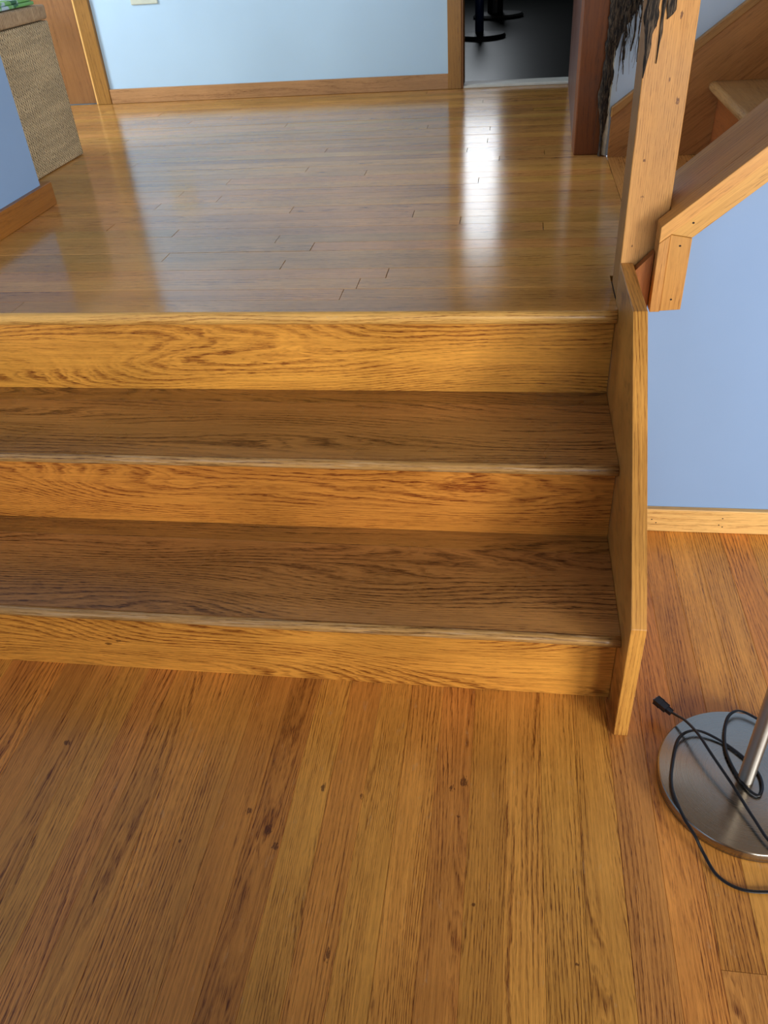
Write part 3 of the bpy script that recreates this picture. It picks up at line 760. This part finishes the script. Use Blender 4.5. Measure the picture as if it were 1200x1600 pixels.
# ------------------------------------------------------------------ ceiling, outer walls and their windows
struct(box('ceiling', (-3.1, -2.95, 2.7), (3.0, 7.8, 2.8), M['ceil']))
def wall_hole_x(name, x0, x1, ya, yb, za, zb, hy0, hy1, hz0, hz1, mat):
    bm = bmesh.new()
    add_box(bm, (x0, ya, za), (x1, hy0, zb)); add_box(bm, (x0, hy1, za), (x1, yb, zb))
    add_box(bm, (x0, hy0, za), (x1, hy1, hz0)); add_box(bm, (x0, hy0, hz1), (x1, hy1, zb))
    return struct(link(name, to_mesh(bm, name), mat))
def wall_hole_y(name, y0, y1, xa, xb, za, zb, hx0, hx1, hz0, hz1, mat):
    bm = bmesh.new()
    add_box(bm, (xa, y0, za), (hx0, y1, zb)); add_box(bm, (hx1, y0, za), (xb, y1, zb))
    add_box(bm, (hx0, y0, za), (hx1, y1, hz0)); add_box(bm, (hx0, y0, hz1), (hx1, y1, zb))
    return struct(link(name, to_mesh(bm, name), mat))
wall_hole_x('wall_outer_right', 2.9, 3.0, -2.9, 2.66, 0, 2.7, -2.80, -1.40, 0.53, 1.83, M['neutral'])
wall_hole_y('wall_rear', -3.0, -2.9, -1.4, 3.0, 0, 2.7, -0.05, 2.05, 0.52, 1.92, M['neutral'])
wall_hole_x('wall_hall_left', -3.1, -3.0, 2.03, YB + .11, Z3 - .1, 2.7, 2.16, 2.84, 1.4, 2.6, M['hallwall'])
def frame(name, axis, pos, a0, a1, z0, z1):
    w = empty(name, (0, 0, 0)); struct(w); t = 0.04
    for nm, (pa, pb, pz0, pz1) in dict(rail=(a0, a1, z0, z0 + t), rail2=(a0, a1, z1 - t, z1), stile=(a0, a0 + t, z0 + t, z1 - t), stile2=(a1 - t, a1, z0 + t, z1 - t), mullion=((a0 + a1) / 2 - .015, (a0 + a1) / 2 + .015, z0 + t, z1 - t)).items():
        nm = nm.rstrip('2')
        if axis == 'x': box(nm, (pos, pa, pz0), (pos + .04, pb, pz1), M['casing'], w)
        else: box(nm, (pa, pos, pz0), (pb, pos + .04, pz1), M['casing'], w)
frame('window_1', 'x', 2.93, -2.80, -1.40, 0.53, 1.83)
frame('window_2', 'y', -2.97, -0.05, 2.05, 0.52, 1.92)
frame('window_3', 'x', -3.07, 2.16, 2.84, 1.4, 2.6)

# ------------------------------------------------------------------ floor lamp
LX, LY = 0.393, 0.822
lamp = empty('floor_lamp', (LX, LY, 0)); tag(lamp, 'brushed nickel floor lamp with round base and black cord, right of the steps', 'lamp')
def lchild(o): o.parent = lamp; return o
bm = bmesh.new()
add_lathe(bm, [(0, 0.0008), (0.1300, 0.0008), (0.1315, 0.002), (0.1315, 0.0185), (0.1308, 0.0200), (0.1293, 0.0210), (0.1288, 0.0211), (0.06, 0.0225), (0, 0.0228)], (0, 0, 0), 96)
me = to_mesh(bm, 'lamp_base', True)
lchild(link('lamp_base', me, M['nickel']))
bm = bmesh.new()
add_lathe(bm, [(0, 0.0225), (0.0118, 0.0225), (0.0118, 1.50), (0, 1.50)], (0, -0.004, 0), 40)
me = to_mesh(bm, 'lamp_pole'); 
for p in me.polygons: p.use_smooth = abs(p.normal.z) < 0.5
lchild(link('lamp_pole', me, M['nickel_pole']))
# one long flat cord
A = [(0.2925, 0.938, 0.030), (0.303, 0.926, 0.034), (0.314, 0.9085, 0.042), (0.327, 0.877, 0.050), (0.342, 0.840, 0.048), (0.366, 0.790, 0.040), (0.386, 0.742, 0.034), (0.408, 0.700, 0.030), (0.46, 0.675, 0.026), (0.505, 0.72, 0.010), (0.53, 0.80, 0.005),
     (0.50, 0.90, 0.020), (0.449, 0.925, 0.027), (0.414, 0.947, 0.029), (0.392, 0.939, 0.030), (0.378, 0.909, 0.028), (0.372, 0.860, 0.027), (0.385, 0.808, 0.027), (0.402, 0.787, 0.027), (0.4125, 0.800, 0.027), (0.414, 0.825, 0.026),
     (0.402, 0.850, 0.026), (0.371, 0.883, 0.026), (0.333, 0.900, 0.030), (0.302, 0.884, 0.030), (0.285, 0.838, 0.0265), (0.277, 0.790, 0.0265), (0.286, 0.742, 0.0265), (0.2985, 0.714, 0.023), (0.310, 0.694, 0.010), (0.325, 0.664, 0.004), (0.352, 0.647, 0.003), (0.391, 0.646, 0.003), (0.46, 0.66, 0.003), (0.56, 0.72, 0.003)]
cp = catmull([(x - LX, y - LY, z) for x, y, z in A], 7)
bm = bmesh.new(); add_tube(bm, cp, 0.0021, 10, (1.25, 0.72))
cord = lchild(link('power_cord', to_mesh(bm, 'power_cord', True), M['black']))
# plug
pl = Vector((0.287 - LX, 0.9455 - LY, 0.030)); dr = Vector((-0.62, 0.70, 0.04)).normalized(); sd = dr.cross(Vector((0, 0, 1))).normalized(); up_ = sd.cross(dr)
bm = bmesh.new()
for (a0, a1, w, h) in ((-0.014, -0.004, 0.0035, 0.0032), (-0.004, 0.008, 0.0058, 0.0042), (0.008, 0.0095, 0.0064, 0.0048), (0.0095, 0.019, 0.0062, 0.0046), ):
    r_ = bmesh.ops.create_cube(bm, size=1.0)['verts']
    for v in r_:
        c = v.co.copy(); v.co = pl + dr * ((a0 + a1) / 2 + c.x * (a1 - a0)) + sd * c.y * 2 * w + up_ * c.z * 2 * h
    bmesh.ops.bevel(bm, geom=list({e for v in r_ for e in v.link_edges}), offset=0.0009, segments=2, affect='EDGES')
pg = link('plug', to_mesh(bm, 'plug'), M['plug'], cord)
bm = bmesh.new()
for s in (-1, 1):
    r_ = bmesh.ops.create_cube(bm, size=1.0)['verts']
    for v in r_:
        c = v.co.copy(); v.co = pl + dr * (0.0205 + c.x * 0.004) + sd * (s * 0.0036 + c.y * 0.0012) + up_ * c.z * 0.005
link('plug_blades', to_mesh(bm, 'plug_blades'), M['chrome'], cord)

# ------------------------------------------------------------------ armchair added unseen behind the viewer to shade the floor
M['cloth'] = plain('brown_upholstery', (92, 70, 52), 0.85, var=0.1, scale=80)
ac = empty('shade_chair', (0.42, -0.42, 0)); DX = -0.30; tag(ac, 'brown upholstered armchair added unseen behind the viewpoint to shade the floor', 'shade_chair')
def soft(name, lo, hi, r, mat):
    bm = bmesh.new(); add_box(bm, (lo[0] + DX, lo[1], lo[2]), (hi[0] + DX, hi[1], hi[2]), r, 4)
    return pchild(link(name, to_mesh(bm, name, True), mat), ac)
soft('seat', (0.20, -0.66, 0.14), (0.66, -0.17, 0.44), 0.04, M['cloth'])
soft('armrest', (0.07, -0.70, 0.12), (0.195, -0.10, 0.60), 0.04, M['cloth'])
soft('armrest', (0.665, -0.70, 0.12), (0.79, -0.10, 0.60), 0.04, M['cloth'])
soft('backrest', (0.07, -0.86, 0.12), (0.79, -0.705, 0.98), 0.05, M['cloth'])
for lx in (0.12, 0.74):
    for ly in (-0.80, -0.15):
        bm = bmesh.new(); add_lathe(bm, [(0, 0), (0.014, 0), (0.022, 0.118), (0, 0.118)], (lx + DX, ly, 0.0005), 16)
        pchild(link('leg', to_mesh(bm, 'leg'), M['casing']), ac)
